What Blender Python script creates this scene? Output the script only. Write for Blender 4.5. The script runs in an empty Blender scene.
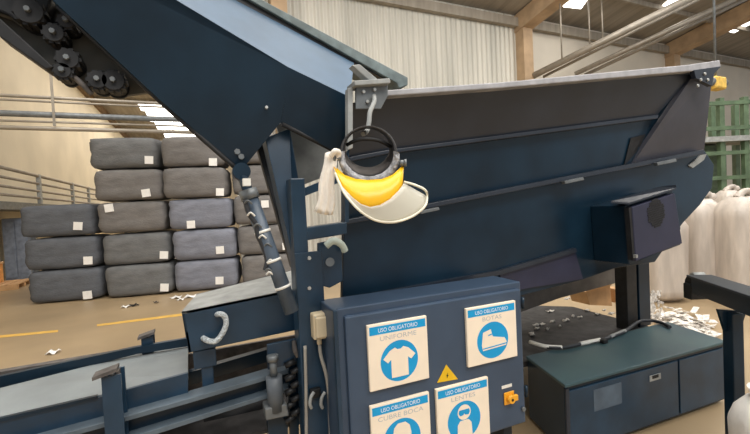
import bpy, bmesh, math, random
from mathutils import Vector, Matrix, noise
random.seed(7)
S = bpy.context.scene
COL = S.collection
# ------------------------------------------------------------------ camera
F = 400.0
A = math.radians(24.0); PITCH = 0.03; ROLL = 0.05; CAMH = 1.75
Rv = Vector((math.cos(A), -math.sin(A), 0)); F0 = Vector((math.sin(A), math.cos(A), 0)); Zv = Vector((0, 0, 1))
FW = math.cos(PITCH)*F0 - math.sin(PITCH)*Zv
U0 = math.cos(PITCH)*Zv + math.sin(PITCH)*F0
CX = math.cos(ROLL)*Rv - math.sin(ROLL)*U0
CY = math.sin(ROLL)*Rv + math.cos(ROLL)*U0
CAM = Vector((0, 0, CAMH))
cd = bpy.data.cameras.new('camera'); cam = bpy.data.objects.new('camera', cd); COL.objects.link(cam)
cd.sensor_width = 36.0; cd.lens = F/750*36.0; cd.clip_start = 0.05; cd.clip_end = 300
M = Matrix.Identity(4)
for i in range(3):
    M[i][0] = CX[i]; M[i][1] = CY[i]; M[i][2] = -FW[i]; M[i][3] = CAM[i]
cam.matrix_world = M
S.camera = cam
def ray(px, py): return (px-375)/F*CX + (217-py)/F*CY + FW
def V(px, py, v): r = ray(px, py); return CAM + r*(v/r.y)              # point where a sight line meets the plane y=v
def Z(px, py, z): r = ray(px, py); return CAM + r*((z-CAMH)/r.z)       # ... the plane z
def D(px, py, d): return CAM + ray(px, py)*d                           # ... at a depth
def PL(px, py, o, n): r = ray(px, py); return CAM + r*((o-CAM).dot(n)/r.dot(n))
def depth(p): return (p-CAM).dot(FW)
def proj(p):
    d = p-CAM; w = d.dot(FW); return (375+F*d.dot(CX)/w, 217-F*d.dot(CY)/w)
# ------------------------------------------------------------------ materials
def srgb(c): return tuple(((x/255)/12.92 if x/255 <= .04045 else ((x/255+.055)/1.055)**2.4) for x in c)
MATS = {}
def mat(name, c, rough=.5, metal=0, var=.15, scale=8, c2=None, bump=0, bscale=60, spec=.5, stretch=None):
    """procedural paint / cloth / concrete: base colour broken up by noise between c and c2, optional bump"""
    if name in MATS: return MATS[name]
    m = bpy.data.materials.new(name); m.use_nodes = True
    nt = m.node_tree; b = nt.nodes['Principled BSDF']
    lc = srgb(c); l2 = srgb(c2) if c2 else tuple(min(1, x*(1+var*2)+.004*var) for x in lc)
    l1 = lc if c2 else tuple(x*(1-var) for x in lc)
    tc = nt.nodes.new('ShaderNodeTexCoord'); mp = nt.nodes.new('ShaderNodeMapping')
    if stretch: mp.inputs['Scale'].default_value = stretch
    nz = nt.nodes.new('ShaderNodeTexNoise'); nz.inputs['Scale'].default_value = scale; nz.inputs['Detail'].default_value = 5
    rp = nt.nodes.new('ShaderNodeValToRGB')
    rp.color_ramp.elements[0].position = .35; rp.color_ramp.elements[1].position = .68
    rp.color_ramp.elements[0].color = (*l1, 1); rp.color_ramp.elements[1].color = (*l2, 1)
    L = nt.links
    L.new(tc.outputs['Object'], mp.inputs['Vector']); L.new(mp.outputs['Vector'], nz.inputs['Vector'])
    L.new(nz.outputs['Fac'], rp.inputs['Fac']); L.new(rp.outputs['Color'], b.inputs['Base Color'])
    b.inputs['Roughness'].default_value = rough; b.inputs['Metallic'].default_value = metal
    b.inputs['Specular IOR Level'].default_value = spec
    if bump:
        n2 = nt.nodes.new('ShaderNodeTexNoise'); n2.inputs['Scale'].default_value = bscale; n2.inputs['Detail'].default_value = 4
        bp = nt.nodes.new('ShaderNodeBump'); bp.inputs['Strength'].default_value = bump; bp.inputs['Distance'].default_value = .02
        L.new(mp.outputs['Vector'], n2.inputs['Vector']); L.new(n2.outputs['Fac'], bp.inputs['Height']); L.new(bp.outputs['Normal'], b.inputs['Normal'])
    MATS[name] = m; return m
def emit(name, c, s):
    m = bpy.data.materials.new(name); m.use_nodes = True; nt = m.node_tree
    b = nt.nodes['Principled BSDF']; b.inputs['Base Color'].default_value = (.8, .8, .8, 1)
    b.inputs['Emission Color'].default_value = (*srgb(c), 1); b.inputs['Emission Strength'].default_value = s
    MATS[name] = m; return m
def glass(name, c, alpha_rough=.25, trans=.75):
    m = bpy.data.materials.new(name); m.use_nodes = True; nt = m.node_tree
    b = nt.nodes['Principled BSDF']; b.inputs['Base Color'].default_value = (*srgb(c), 1)
    out = nt.nodes['Material Output']
    tr = nt.nodes.new('ShaderNodeBsdfTransparent'); tr.inputs['Color'].default_value = (*srgb(c), 1)
    mx = nt.nodes.new('ShaderNodeMixShader'); mx.inputs[0].default_value = 1-trans
    b.inputs['Roughness'].default_value = alpha_rough
    nt.links.new(tr.outputs[0], mx.inputs[1]); nt.links.new(b.outputs[0], mx.inputs[2]); nt.links.new(mx.outputs[0], out.inputs['Surface'])
    MATS[name] = m; return m
navy = mat('navy_paint', (28, 53, 73), .34, var=.18, scale=5)  # blue paint in the tone of its lit faces
navyd = mat('shaded_navy_paint', (16, 37, 52), .28, var=.2, scale=3, spec=.35)  # same blue paint darkened for shaded faces; the shade is in the colour
slate = mat('slate_paint', (36, 42, 52), .36, var=.15, scale=3)
cabm = mat('cabinet_paint', (57, 74, 95), .4, var=.08, scale=4)
purp = mat('violet_navy_paint', (38, 40, 62), .45, var=.1, scale=5)
dusty = mat('dusty_steel', (150, 152, 150), .6, var=.15, scale=10)
rimm = mat('dust_covered_rim', (164, 164, 168), .6, var=.12, scale=12)
greyst = mat('grey_steel', (110, 114, 116), .45, .3, var=.15, scale=12)
black = mat('black_rubber', (22, 22, 24), .6, var=.3, scale=20)
blackm = mat('black_iron', (30, 31, 33), .5, .2, var=.3, scale=15)
oliv = mat('dirty_plate', (76, 74, 68), .6, var=.25, scale=8)
brass = mat('bolt_steel', (190, 190, 186), .35, .6, var=.1)
white = mat('white_plastic', (232, 230, 222), .5, var=.03)
paper = mat('white_paper', (236, 234, 230), .8, var=.03)
sgn = mat('sign_board', (250, 234, 212), .45, var=.02)
sgw = mat('sign_white', (245, 248, 250), .45, var=.01)
cyan = mat('sign_cyan', (0, 156, 216), .45, var=.04)
greyink = mat('sign_grey_ink', (190, 190, 190), .6, var=.03)
yel = mat('warning_yellow', (236, 190, 30), .45, var=.05)
oran = mat('switch_orange', (238, 168, 44), .4, var=.06)
vyel = mat('visor_yellow', (250, 190, 20), .3, var=.05)
beige = mat('beige_plastic', (206, 190, 160), .5, var=.06)
cable = mat('grey_cable', (150, 146, 138), .5, var=.1)
dcable = mat('dark_cable', (46, 48, 52), .5, var=.1)
rag = mat('pale_rag', (246, 238, 226), .9, var=.03, scale=30, bump=.2)
rust = mat('rusty_plate', (84, 79, 76), .7, var=.3, scale=20)
clear = glass('clear_polycarbonate', (240, 236, 222), .25, .45)
foam = mat('grey_foam', (160, 160, 162), .4, var=.35, scale=40, bump=.6)
darkint = mat('dark_lining', (92, 86, 82), .5, var=.2, scale=20)
b_grey = mat('shredded_denim_grey', (106, 107, 108), .95, var=.1, scale=3, bump=.5, bscale=18, stretch=(1, 1, 3))
b_blue = mat('shredded_denim_blue', (122, 125, 136), .95, var=.1, scale=3, bump=.5, bscale=18, stretch=(1, 1, 3))
b_brown = mat('shredded_denim_brown', (114, 111, 109), .95, var=.1, scale=3, bump=.5, bscale=18, stretch=(1, 1, 3))
b_dark = mat('shredded_denim_dark', (92, 95, 101), .95, var=.1, scale=3, bump=.5, bscale=18, stretch=(1, 1, 3))
floorm = mat('warm_concrete', (170, 148, 116), .4, scale=.8, c2=(152, 132, 104), bump=.05, bscale=6)
yline = mat('yellow_floor_paint', (214, 172, 84), .5, var=.08, scale=6)
beigew = mat('beige_wall_paint', (214, 203, 180), .8, var=.05, scale=.6)
ceilm = mat('brown_roof_sheet', (146, 138, 126), .8, var=.12, scale=.7, stretch=(6, .4, 1))
wood = mat('warm_concrete_beam', (172, 146, 116), .75, var=.12, scale=2)
pipem = mat('galvanised_pipe', (148, 140, 128), .4, .3, var=.1, scale=3)
green = mat('green_machine_paint', (88, 108, 82), .5, var=.15, scale=4)
wrap = mat('stretch_wrap', (190, 180, 170), .35, var=.12, scale=2.5, bump=.4, bscale=7, stretch=(3, 3, .6))
cardb = mat('cardboard', (196, 156, 112), .8, var=.08)
shredm = mat('scrap_bits', (214, 208, 200), .8, var=.2, scale=30)
trayd = mat('dark_dusty_tray', (60, 58, 58), .7, var=.3, scale=12)
# corrugated wall sheet: vertical ribs as real bump
def ribbed(name, c, c2, freq):
    m = mat(name, c, .6, var=.05, scale=.9, c2=c2, stretch=(1.6, 1, .12)); nt = m.node_tree; b = nt.nodes['Principled BSDF']
    tc = nt.nodes.new('ShaderNodeTexCoord'); w = nt.nodes.new('ShaderNodeTexWave'); w.bands_direction = 'X'; w.inputs['Scale'].default_value = freq
    bp = nt.nodes.new('ShaderNodeBump'); bp.inputs['Strength'].default_value = .9; bp.inputs['Distance'].default_value = .06
    nt.links.new(tc.outputs['Object'], w.inputs['Vector']); nt.links.new(w.outputs['Fac'], bp.inputs['Height']); nt.links.new(bp.outputs['Normal'], b.inputs['Normal'])
    return m
corr = ribbed('corrugated_sheet', (212, 208, 196), (180, 178, 168), 1.3)
smoothw = mat('pale_wall_panel', (208, 200, 186), .7, var=.05, scale=.6)
# ------------------------------------------------------------------ mesh builder
class MB:
    def __init__(s): s.v = []; s.f = []; s.smooth = set()
    def add(s, vs, fs, smooth=False):
        o = len(s.v); s.v += [Vector(p) for p in vs]
        for f in fs:
            if smooth: s.smooth.add(len(s.f))
            s.f.append([i+o for i in f])
        return s
    def prism(s, pts, off):
        n = len(pts); off = Vector(off)
        return s.add(list(pts)+[p+off for p in pts], [list(range(n)), list(range(2*n-1, n-1, -1))]+[[i, (i+1) % n, (i+1) % n+n, i+n] for i in range(n)])
    def box(s, o, ax, ay, az):
        o = Vector(o); ax = Vector(ax); ay = Vector(ay); az = Vector(az)
        return s.prism([o, o+ax, o+ax+az, o+az], ay)
    def cyl(s, a, b, r, r2=None, n=16, caps=True):
        r2 = r if r2 is None else r2
        d = (b-a).normalized(); x = d.orthogonal().normalized(); y = d.cross(x)
        vs = [a+(x*math.cos(t)+y*math.sin(t))*r for t in [2*math.pi*i/n for i in range(n)]]+[b+(x*math.cos(t)+y*math.sin(t))*r2 for t in [2*math.pi*i/n for i in range(n)]]
        s.add(vs, [[i, (i+1) % n, (i+1) % n+n, i+n] for i in range(n)], True)
        if caps:
            o = len(s.v)-2*n; s.f.append([o+i for i in range(n)]); s.f.append([o+n+i for i in range(n)])
        return s
    def tube(s, path, r, n=8, res=6):
        """round tube along a smooth path"""
        P = [Vector(p) for p in path]
        if res > 1 and len(P) > 2:
            Q = []
            for i in range(len(P)-1):
                p0 = P[max(i-1, 0)]; p1 = P[i]; p2 = P[i+1]; p3 = P[min(i+2, len(P)-1)]
                for k in range(res):
                    t = k/res
                    Q.append(.5*((2*p1)+(p2-p0)*t+(2*p0-5*p1+4*p2-p3)*t*t+(3*p1-p0-3*p2+p3)*t**3))
            Q.append(P[-1]); P = Q
        rs = r if isinstance(r, (list, tuple)) else [r]*len(P)
        if len(rs) != len(P): rs = [rs[min(int(i*len(rs)/len(P)), len(rs)-1)] for i in range(len(P))]
        x = None; vs = []
        for i, p in enumerate(P):
            d = (P[min(i+1, len(P)-1)]-P[max(i-1, 0)]).normalized()
            x = d.orthogonal().normalized() if x is None else (x-d*x.dot(d)).normalized()
            y = d.cross(x)
            vs += [p+(x*math.cos(t)+y*math.sin(t))*rs[i] for t in [2*math.pi*k/n for k in range(n)]]
        m = len(P)
        fs = [[i*n+k, i*n+(k+1) % n, (i+1)*n+(k+1) % n, (i+1)*n+k] for i in range(m-1) for k in range(n)]
        s.add(vs, fs, True); o = len(s.v)-m*n
        s.f.append([o+k for k in range(n)]); s.f.append([o+(m-1)*n+k for k in range(n)])
        return s
    def grid(s, rows, smooth=True):
        w = len(rows[0]); vs = [p for r in rows for p in r]
        return s.add(vs, [[i*w+j, i*w+j+1, (i+1)*w+j+1, (i+1)*w+j] for i in range(len(rows)-1) for j in range(w-1)], smooth)
    def sheet(s, rows, off):
        """a curved sheet with real thickness"""
        w = len(rows[0]); h = len(rows); n = w*h
        vs = [p for r in rows for p in r]; off = Vector(off)
        fs = [[i*w+j, i*w+j+1, (i+1)*w+j+1, (i+1)*w+j] for i in range(h-1) for j in range(w-1)]
        rim = [j for j in range(w)]+[i*w+w-1 for i in range(1, h)]+[(h-1)*w+j for j in range(w-2, -1, -1)]+[i*w for i in range(h-2, 0, -1)]
        s.add(vs+[p+off for p in vs], fs+[[k+n for k in f][::-1] for f in fs]+[[rim[k], rim[(k+1) % len(rim)], rim[(k+1) % len(rim)]+n, rim[k]+n] for k in range(len(rim))], True)
        return s
    def build(s, name, m, parent=None, bevel=0, seg=2):
        me = bpy.data.meshes.new(name)
        base = Vector((0, 0, 0)); k = parent
        if parent is not None: base = parent['_b']; base = Vector(base)
        else:
            lo = Vector([min(p[i] for p in s.v) for i in range(3)]); hi = Vector([max(p[i] for p in s.v) for i in range(3)])
            base = Vector(((lo.x+hi.x)/2, (lo.y+hi.y)/2, lo.z))
        me.from_pydata([p-base for p in s.v], [], s.f)
        for i, p in enumerate(me.polygons): p.use_smooth = i in s.smooth
        bm = bmesh.new(); bm.from_mesh(me); bmesh.ops.recalc_face_normals(bm, faces=bm.faces); bm.to_mesh(me); bm.free()
        me.materials.append(m)
        o = bpy.data.objects.new(name, me); COL.objects.link(o)
        o['_b'] = list(base)
        if parent is not None: o.parent = parent; o['_b'] = list(base)
        else: o.location = base
        if bevel:
            bv = o.modifiers.new('bevel', 'BEVEL'); bv.width = bevel; bv.segments = seg; bv.limit_method = 'ANGLE'; bv.angle_limit = math.radians(40)
        return o
def thing(name, label, cat, base, group=None):
    o = bpy.data.objects.new(name, None); COL.objects.link(o); o.location = base; o.empty_display_size = .1
    o['_b'] = list(base); o['label'] = label; o['category'] = cat
    if group: o['group'] = group
    return o
def tag(o, label, cat, group=None, kind=None):
    o['label'] = label; o['category'] = cat
    if group: o['group'] = group
    if kind: o['kind'] = kind
    return o
def struct(mb, name, m, bevel=0): o = mb.build(name, m, None, bevel); o['kind'] = 'structure'; return o
def bolt(p, n, r=.008, l=.008): return MB().cyl(p, p+n*l, r, r*.9, 6)
FRONT = Vector((0, -1, 0)); BACK = Vector((0, 1, 0))
def VP(pts, v): return [V(x, y, v) for x, y in pts]
def text_mesh(txt, o, ux, uy, width, height, n, name, m, parent):
    """raised lettering filling width x height, lower left corner o"""
    c = bpy.data.curves.new('t', 'FONT'); c.body = txt; c.size = 1; c.fill_mode = 'FRONT'; c.resolution_u = 3
    to = bpy.data.objects.new('t', c); COL.objects.link(to)
    dg = bpy.context.evaluated_depsgraph_get(); dg.update()
    me = bpy.data.meshes.new_from_object(to.evaluated_get(dg)); bpy.data.objects.remove(to)
    xs = [v.co.x for v in me.vertices]; ys = [v.co.y for v in me.vertices]
    x0, x1, y0, y1 = min(xs), max(xs), min(ys), max(ys)
    b = Vector(parent['_b'])
    for v in me.vertices:
        p = o+ux*((v.co.x-x0)/(x1-x0)*width)+uy*((v.co.y-y0)/(y1-y0)*height)
        v.co = p-b
    me.name = name; me.materials.clear(); me.materials.append(m)
    ob = bpy.data.objects.new(name, me); COL.objects.link(ob); ob.parent = parent
    return ob
# ================================================================== SETTING
EZ, FV = 9.4, 13.0        # eave height, far wall plane
LU = -5.6                 # left wall plane
struct(MB().box((-9, -8, -.2), (60, 0, 0), (0, 75, 0), (0, 0, .2)), 'floor', floorm)
struct(MB().box((LU-.3, 3.5, 0), (.3, 0, 0), (0, 60, 0), (0, 0, 9.2)), 'wall_left', beigew)
wl = V(232, 100, FV).x
colu = V(520, 40, FV).x
struct(MB().box((LU-.3, 3.5, 9.0), (.5, 0, 0), (0, 60, 0), (0, 0, .5)), 'trim_60', mat('brown_beam', (120, 98, 74), .8))
struct(MB().box((wl, FV, 0), (colu-wl, 0, 0), (0, .2, 0), (0, 0, EZ)), 'wall_far_1', corr)
struct(MB().box((colu, FV, 0), (40, 0, 0), (0, .2, 0), (0, 0, EZ)), 'wall_far_2', smoothw)
struct(MB().box((wl, FV+.2, 0), (.2, 0, 0), (0, 46, 0), (0, 0, EZ)), 'wall_inner', beigew)
struct(MB().box((LU, 63, 0), (9, 0, 0), (0, .3, 0), (0, 0, EZ)), 'wall_end', beigew)
KS = .17
ztop = EZ+KS*(FV+6)
struct(MB().prism([Vector((LU-.3, FV, EZ)), Vector((48, FV, EZ)), Vector((48, -6, ztop)), Vector((LU-.3, -6, ztop))], (0, 0, .15)), 'ceiling_1', ceilm)
struct(MB().box((LU-.3, FV, EZ), (wl-LU+.5, 0, 0), (0, 50, 0), (0, 0, .15)), 'ceiling_2', ceilm)
def roofz(v): return EZ+KS*(FV-v)
u2 = V(668, 62, FV).x
for i, u in enumerate([colu-(u2-colu), colu, u2, 2*u2-colu]):
    w = .3
    struct(MB().prism([Vector((u-w, FV, EZ-.75)), Vector((u+w, FV, EZ-.75)), Vector((u+w, -5, roofz(-5)-.75)), Vector((u-w, -5, roofz(-5)-.75))], (0, 0, .7)), 'trim_%d' % (i+1), wood)
    struct(MB().box((u-.25, FV-.45, 0), (.5, 0, 0), (0, .45, 0), (0, 0, EZ-.3)), 'trim_%d' % (i+11), wood)
struct(MB().box((wl, FV-.25, EZ-.55), (44, 0, 0), (0, .2, 0), (0, 0, .35)), 'trim_21', ceilm)
for i in range(5):   # purlins
    v = FV-2.2*(i+1)
    struct(MB().box((-2, v, roofz(v)-.22), (48, 0, 0), (0, .12, 0), (0, 0, .2)), 'trim_%d' % (31+i), ceilm)
for i in range(9):
    v = 15+i*5
    struct(MB().box((LU, v, EZ-.3), (wl-LU, 0, 0), (0, .2, 0), (0, 0, .3)), 'trim_%d' % (41+i), ceilm)
# skylights: emissive daylight panels set in the roof
sky = emit('daylight_panel', (255, 250, 240), 5.0)
n = 0
def skylight(u0, u1, v0, v1):
    global n; n += 1
    struct(MB().prism([Vector((u0, v0, roofz(v0)-.03)), Vector((u1, v0, roofz(v0)-.03)), Vector((u1, v1, roofz(v1)-.03)), Vector((u0, v1, roofz(v1)-.03))], (0, 0, .025)), 'window_%d' % n, sky)
for u in (-1.5, 4.0, 9.0, 14.2, 19.0, 25.5, 30):
    skylight(u, u+1.1, -4, 5)
rn_ = Vector((0, KS, 1)).normalized(); ro_ = Vector((0, FV, EZ-.04))
for q4 in ([(566, -4), (590, -4), (581, 9), (563, 7)], [(676, -6), (700, -6), (668, 10), (660, 8)], [(752, 12), (766, 16), (734, 33), (726, 31)]):
    n += 1; struct(MB().prism([PL(x, y, ro_, rn_) for x, y in q4], (0, 0, .025)), 'window_%d' % n, sky)
for i in range(4):     # far strip of roof lights seen past the bales
    a = Z(139+i*8, 103+i*8.5, EZ-.02); n += 1
    dv = 2.2+i*1.3
    struct(MB().box((a.x-.1, a.y, EZ-.03), (2.0+.3*i, 0, 0), (0, dv, 0), (0, 0, .025)), 'window_%d' % n, sky)
# floor paint
def fl(pts, name):
    o = MB().prism([Z(x, y, .001) for x, y in pts], (0, 0, .003)).build(name, yline); o['kind'] = 'structure'; o['label'] = ''
    del o['label']; return o
fl([(-10, 336.5), (58, 330), (58, 332), (-10, 338.8)], 'floor_marking')
fl([(97, 324.5), (190, 312.5), (190, 314.8), (97, 326.3)], 'floor_marking')
# ================================================================== BALES
def bale_mesh(w, d, h, seed):
    """pillowy compressed bale, x along the face, y into the stack, z up, base centre-front at origin"""
    nx, ny, nz = 14, 8, 8; vs = {}; mb = MB()
    def P(i, j, k):
        x, y, z = 2*i/nx-1, 2*j/ny-1, 2*k/nz-1
        ex = (max(abs(y), abs(z)))
        # round the ends a bit
        r = 7.0 if abs(x) > .5 else 16.0
        r = 7.5
        l = (abs(x)**r+abs(z)**r+abs(y)**r)**(1/r)
        m = max(abs(x), abs(y), abs(z))
        q = Vector((x, y, z))*(m/l if l > 0 else 1)
        n3 = noise.noise_vector(Vector((x*2.2+seed*3.1, y*2.2, z*2.2+seed)))
        rough = .012+.03*max(0, abs(x)-.75)*4
        q.z = q.z*.85+z*.15; q.x = q.x*.75+x*.25
        return Vector((q.x*w/2+n3.x*rough, q.y*d/2+d/2+n3.y*.025, q.z*h/2+h/2+n3.z*.010))
    def vid(i, j, k):
        if (i, j, k) not in vs: vs[(i, j, k)] = len(mb.v); mb.v.append(P(i, j, k))
        return vs[(i, j, k)]
    def face(a): mb.smooth.add(len(mb.f)); mb.f.append(a)
    for i in range(nx):
        for j in range(ny):
            for k in (0, nz): face([vid(i, j, k), vid(i+1, j, k), vid(i+1, j+1, k), vid(i, j+1, k)])
        for k in range(nz):
            for j in (0, ny): face([vid(i, j, k), vid(i+1, j, k), vid(i+1, j, k+1), vid(i, j, k+1)])
    for j in range(ny):
        for k in range(nz):
            for i in (0, nx): face([vid(i, j, k), vid(i, j+1, k), vid(i, j+1, k+1), vid(i, j, k+1)])
    return mb
rown = {5: ['bottom', 'second from bottom', 'middle', 'second from top', 'top'], 3: ['bottom', 'middle', 'top']}
def stack(pl, pr, ytop, rows, mats, tags, where, seed):
    a = Z(*pl, 0); ux = (Z(239, 287, 0)-Z(28, 305.5, 0)).normalized(); uy = Vector((-ux.y, ux.x, 0)); b = PL(pr[0], pr[1], a, uy); b.z = 0; w = (b-a).dot(ux)
    mid = (a+b)/2
    top = D((pl[0]+pr[0])/2-6, ytop, depth(mid)).z
    h = top/rows
    for r in range(rows):
        base = mid+Zv*(h*r)-ux*(.036*r)+ux*random.uniform(-.03, .03)+uy*random.uniform(-.04, .04)
        if r == 0: base.z = .012
        rn = rown[rows][r]
        t = thing('textile_bale', where % rn, 'bale', base, 'baled shredded textile blocks')
        mb = bale_mesh(w*.985, 1.1, h*.97, seed*10+r)
        rot = Matrix((ux, uy, Zv)).transposed()
        mb.v = [base+rot @ p for p in mb.v]
        mb.build('compressed_block', mats[r % len(mats)], t)
        k = tags.get(r)
        if k:
            p = PL(k[0], k[1], base-uy*.02, uy); sx = .085; an = random.uniform(-.12, .12)
            cx = ux*math.cos(an)+Zv*math.sin(an); cz = -ux*math.sin(an)+Zv*math.cos(an)
            MB().box(p-cx*sx-cz*sx-uy*.012, cx*2*sx, uy*.02, cz*2*sx).build('paper_tag', paper, t)['label'] = 'white paper tag'
    return w, h
stack((28, 305.5), (104, 300.5), 203.5, 3, [b_dark, b_dark, b_dark], {0: (87.5, 295), 1: (88, 260.5), 2: (78, 226)}, 'dark grey textile bale, %s of the low three-bale stack at left', 1)
stack((105, 299.5), (174, 293.5), 136, 5, [b_grey, b_grey, b_brown, b_brown, b_grey], {0: (164.5, 287.5), 1: (164, 255), 2: (109, 208), 3: (146, 193), 4: (149, 160)}, 'grey textile bale, %s of the tall stack right of the low stack', 2)
stack((175, 293.5), (239, 287), 135, 5, [b_blue, b_blue, b_blue, b_brown, b_brown], {0: (219.5, 280.5), 1: (220, 250), 2: (191, 224.5), 3: (220, 192), 4: (213, 162)}, 'bluish grey textile bale, %s of the tall stack behind the tilted cylinder', 3)
stack((241, 287), (303, 281), 133, 5, [b_brown], {3: (291, 192), 2: (265, 204), 1: (286, 246)}, 'brownish textile bale, %s of the stack partly hidden by the blue struts', 4)
# ================================================================== LEFT BACKGROUND
t = thing('mezzanine', 'raised walkway slab with steel handrail along the beige left wall', 'walkway', Vector((-5.1, 20, 0)))
hz = V(0, 203, 10).z
HU = -4.75
p0 = CAM+ray(-40, 200)*(HU/ray(-40, 200).x); zt = (CAM+ray(0, 167)*(HU/ray(0, 167).x)).z; zb = (CAM+ray(0, 201)*(HU/ray(0, 201).x)).z
MB().box((LU+.01, 9, zb-.22), (HU-LU, 0, 0), (0, 34, 0), (0, 0, .22)).build('slab', greyst, t)
r = MB()
for f in (1, .72, .45, .2): r.tube([Vector((HU, 9, zb+(zt-zb)*f)), Vector((HU, 43, zb+(zt-zb)*f))], .05 if f == 1 else .04, 8)
r.build('rail', pipem, t)
for px in (39, 72, 88):
    q = CAM+ray(px, 185)*(HU/ray(px, 185).x)
    MB().box((HU-.05, q.y-.08, zb), (.1, 0, 0), (0, .16, 0), (0, 0, zt-zb+.05)).build('post', dusty, t)
for v in (9.5, 16, 24, 34): MB().box((HU-.1, v, 0), (.15, 0, 0), (0, .15, 0), (0, 0, zb-.22)).build('support_column', greyst, t)
# pipes along the bay
pv = 9.0
for i, (ya, yb, rr, nm) in enumerate([(94.5, 102.5, .03, 'topmost thin pale pipe of the run crossing the left wall'), (99, 106, .02, 'second thin pipe of the run crossing the left wall'), (113, 118, .055, 'thick grey pipe in the middle of the run across the left wall'), (120, 125, .02, 'thin pipe just below the thick one on the left wall'), (126, 132, .04, 'lowest pale pipe of the run above the bales')]):
    a = V(-200, ya, pv); b = V(200, yb+1.5, pv); a.z = b.z = (V(0, ya, pv).z+V(130, yb, pv).z)/2
    o = MB().tube([a, b], rr, 10).build('overhead_pipe', greyst if i == 2 else pipem)
    tag(o, nm, 'pipe', 'pipes above the bales')
hx = V(54, 100, pv); t0 = V(54, 94, pv).z
t = thing('pipe_hanger', 'thin steel hanger clamping the pipe run at left', 'hanger', Vector((hx.x, pv, t0-.9)))
MB().box((hx.x-.02, pv-.09, V(54, 127, pv).z), (.04, 0, 0), (0, .02, 0), (0, 0, roofz(pv)-V(54, 127, pv).z)).build('rod', pipem, t)
# things by the left wall
g = Z(14, 280, 0)
t = thing('metal_locker', 'blue grey metal cabinet behind the low bale stack', 'cabinet', g)
MB().box(g+Vector((-.2, 0, 0)), (.62, 0, 0), (0, .6, 0), (0, 0, 1.9)).build('body', mat('locker_paint', (120, 130, 146), .5), t, .02)
MB().box(g+Vector((-.18, -.02, .06)), (.28, 0, 0), (0, .02, 0), (0, 0, 1.75)).build('door', MATS['locker_paint'], t, .01)
MB().box(g+Vector((.12, -.02, .06)), (.28, 0, 0), (0, .02, 0), (0, 0, 1.75)).build('door', MATS['locker_paint'], t, .01)
g = Z(-6, 288, 0)
t = thing('wooden_pallet', 'pale wooden pallet on the floor left of the bales', 'pallet', g)
for k in range(5): MB().box(g+Vector((-.4+.24*k, -.8, .11)), (.2, 0, 0), (0, 1.1, 0), (0, 0, .03)).build('deck_board', cardb, t)
for k in range(3): MB().box(g+Vector((-.4, -.8+.48*k, 0)), (1.16, 0, 0), (0, .12, 0), (0, 0, .11)).build('runner', cardb, t)
t = thing('orange_box', 'orange cardboard box on the pallet at far left', 'box', g+Vector((-.3, -.4, .141)))
MB().box(g+Vector((-.36, -.6, .141)), (.55, 0, 0), (0, .7, 0), (0, 0, .5)).build('carton', mat('orange_card', (214, 150, 84), .8), t, .01)
MB().box(g+Vector((-.38, -.62, .64)), (.59, 0, 0), (0, .74, 0), (0, 0, .06)).build('lid', cardb, t, .01)
# ================================================================== RIGHT BACKGROUND
for i, (pa, pb, va, vb, rr, nm) in enumerate([((533, 76), (690, -2), 12.6, 8.5, .13, 'upper pale service pipe rising to the right under the roof'),
        ((543, 77), (703, -3), 12.6, 8.5, .06, 'thin service pipe hugging the upper pale pipe under the roof'),
        ((575, 74), (735, -1), 12.6, 8.5, .10, 'middle service pipe of the three under the roof at right'),
        ((585, 75), (752, -4), 12.6, 8.5, .08, 'lowest thin service pipe running beside the lit roof beam')]):
    o = MB().tube([V(*pa, va), V(*pb, vb)], rr, 10).build('service_pipe', pipem); tag(o, nm, 'pipe', 'service pipes under the right roof')
for px, y0 in ((562, 60), (590, 52), (603, 46)):
    q = V(px, y0, 11.0)
    o = MB().tube([q, Vector((q.x, q.y, roofz(11.0)-.02))], .03, 6).build('drop_rod', pipem)
    tag(o, {562: 'leftmost white hanging rod between the roof column and pipes', 590: 'middle white hanging rod above the service pipes', 603: 'rightmost white hanging rod above the service pipes'}[px], 'rod', 'hanging rods')
# green cage machine
g = D(733, 232, 12.5); g.z = 0
t = thing('green_press', 'tall green steel frame machine standing at far right', 'machine', g)
gt = D(733, 98, 12.5).z
ex = Rv; ey = F0
wv = 1.5
for sx in (-.95, -.25, .5, 1.3):
    for sy in (0, 1.2):
        MB().box(g+ex*(sx-.07)+ey*sy, ex*.15, ey*.15, Zv*gt).build('upright', green, t)
for k in range(6):
    MB().box(g+ex*-.95+Zv*(gt*(.1+.17*k))-ey*.02, ex*2.3, ey*.1, Zv*.12).build('cross_beam', green, t)
MB().box(g+ex*-.9+ey*.4+Zv*.4, ex*1.1, ey*.6, Zv*(gt*.6)).build('inner_block', mat('dull_green', (92, 108, 86), .6), t)
MB().box(g+ex*-1.0-ey*.1+Zv*(gt*.70), ex*2.6, ey*1.3, Zv*.16).build('deck', dusty, t)
g = D(716, 90, 11); gz = roofz(g.y)
t = thing('yellow_hoist', 'yellow hoist hanging above the green frame machine', 'hoist', Vector((g.x, g.y, g.z)))
MB().box(g+Vector((-.25, -.15, 0)), (.5, 0, 0), (0, .3, 0), (0, 0, .34)).build('motor_body', mat('hoist_yellow', (214, 176, 82), .5), t, .05)
MB().cyl(g+Vector((-.35, 0, .2)), g+Vector((.35, 0, .2)), .13).build('drum', greyst, t)
MB().tube([g+Vector((0, 0, .3)), Vector((g.x, g.y, gz))], .03, 6).build('suspension_rod', greyst, t)
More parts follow.
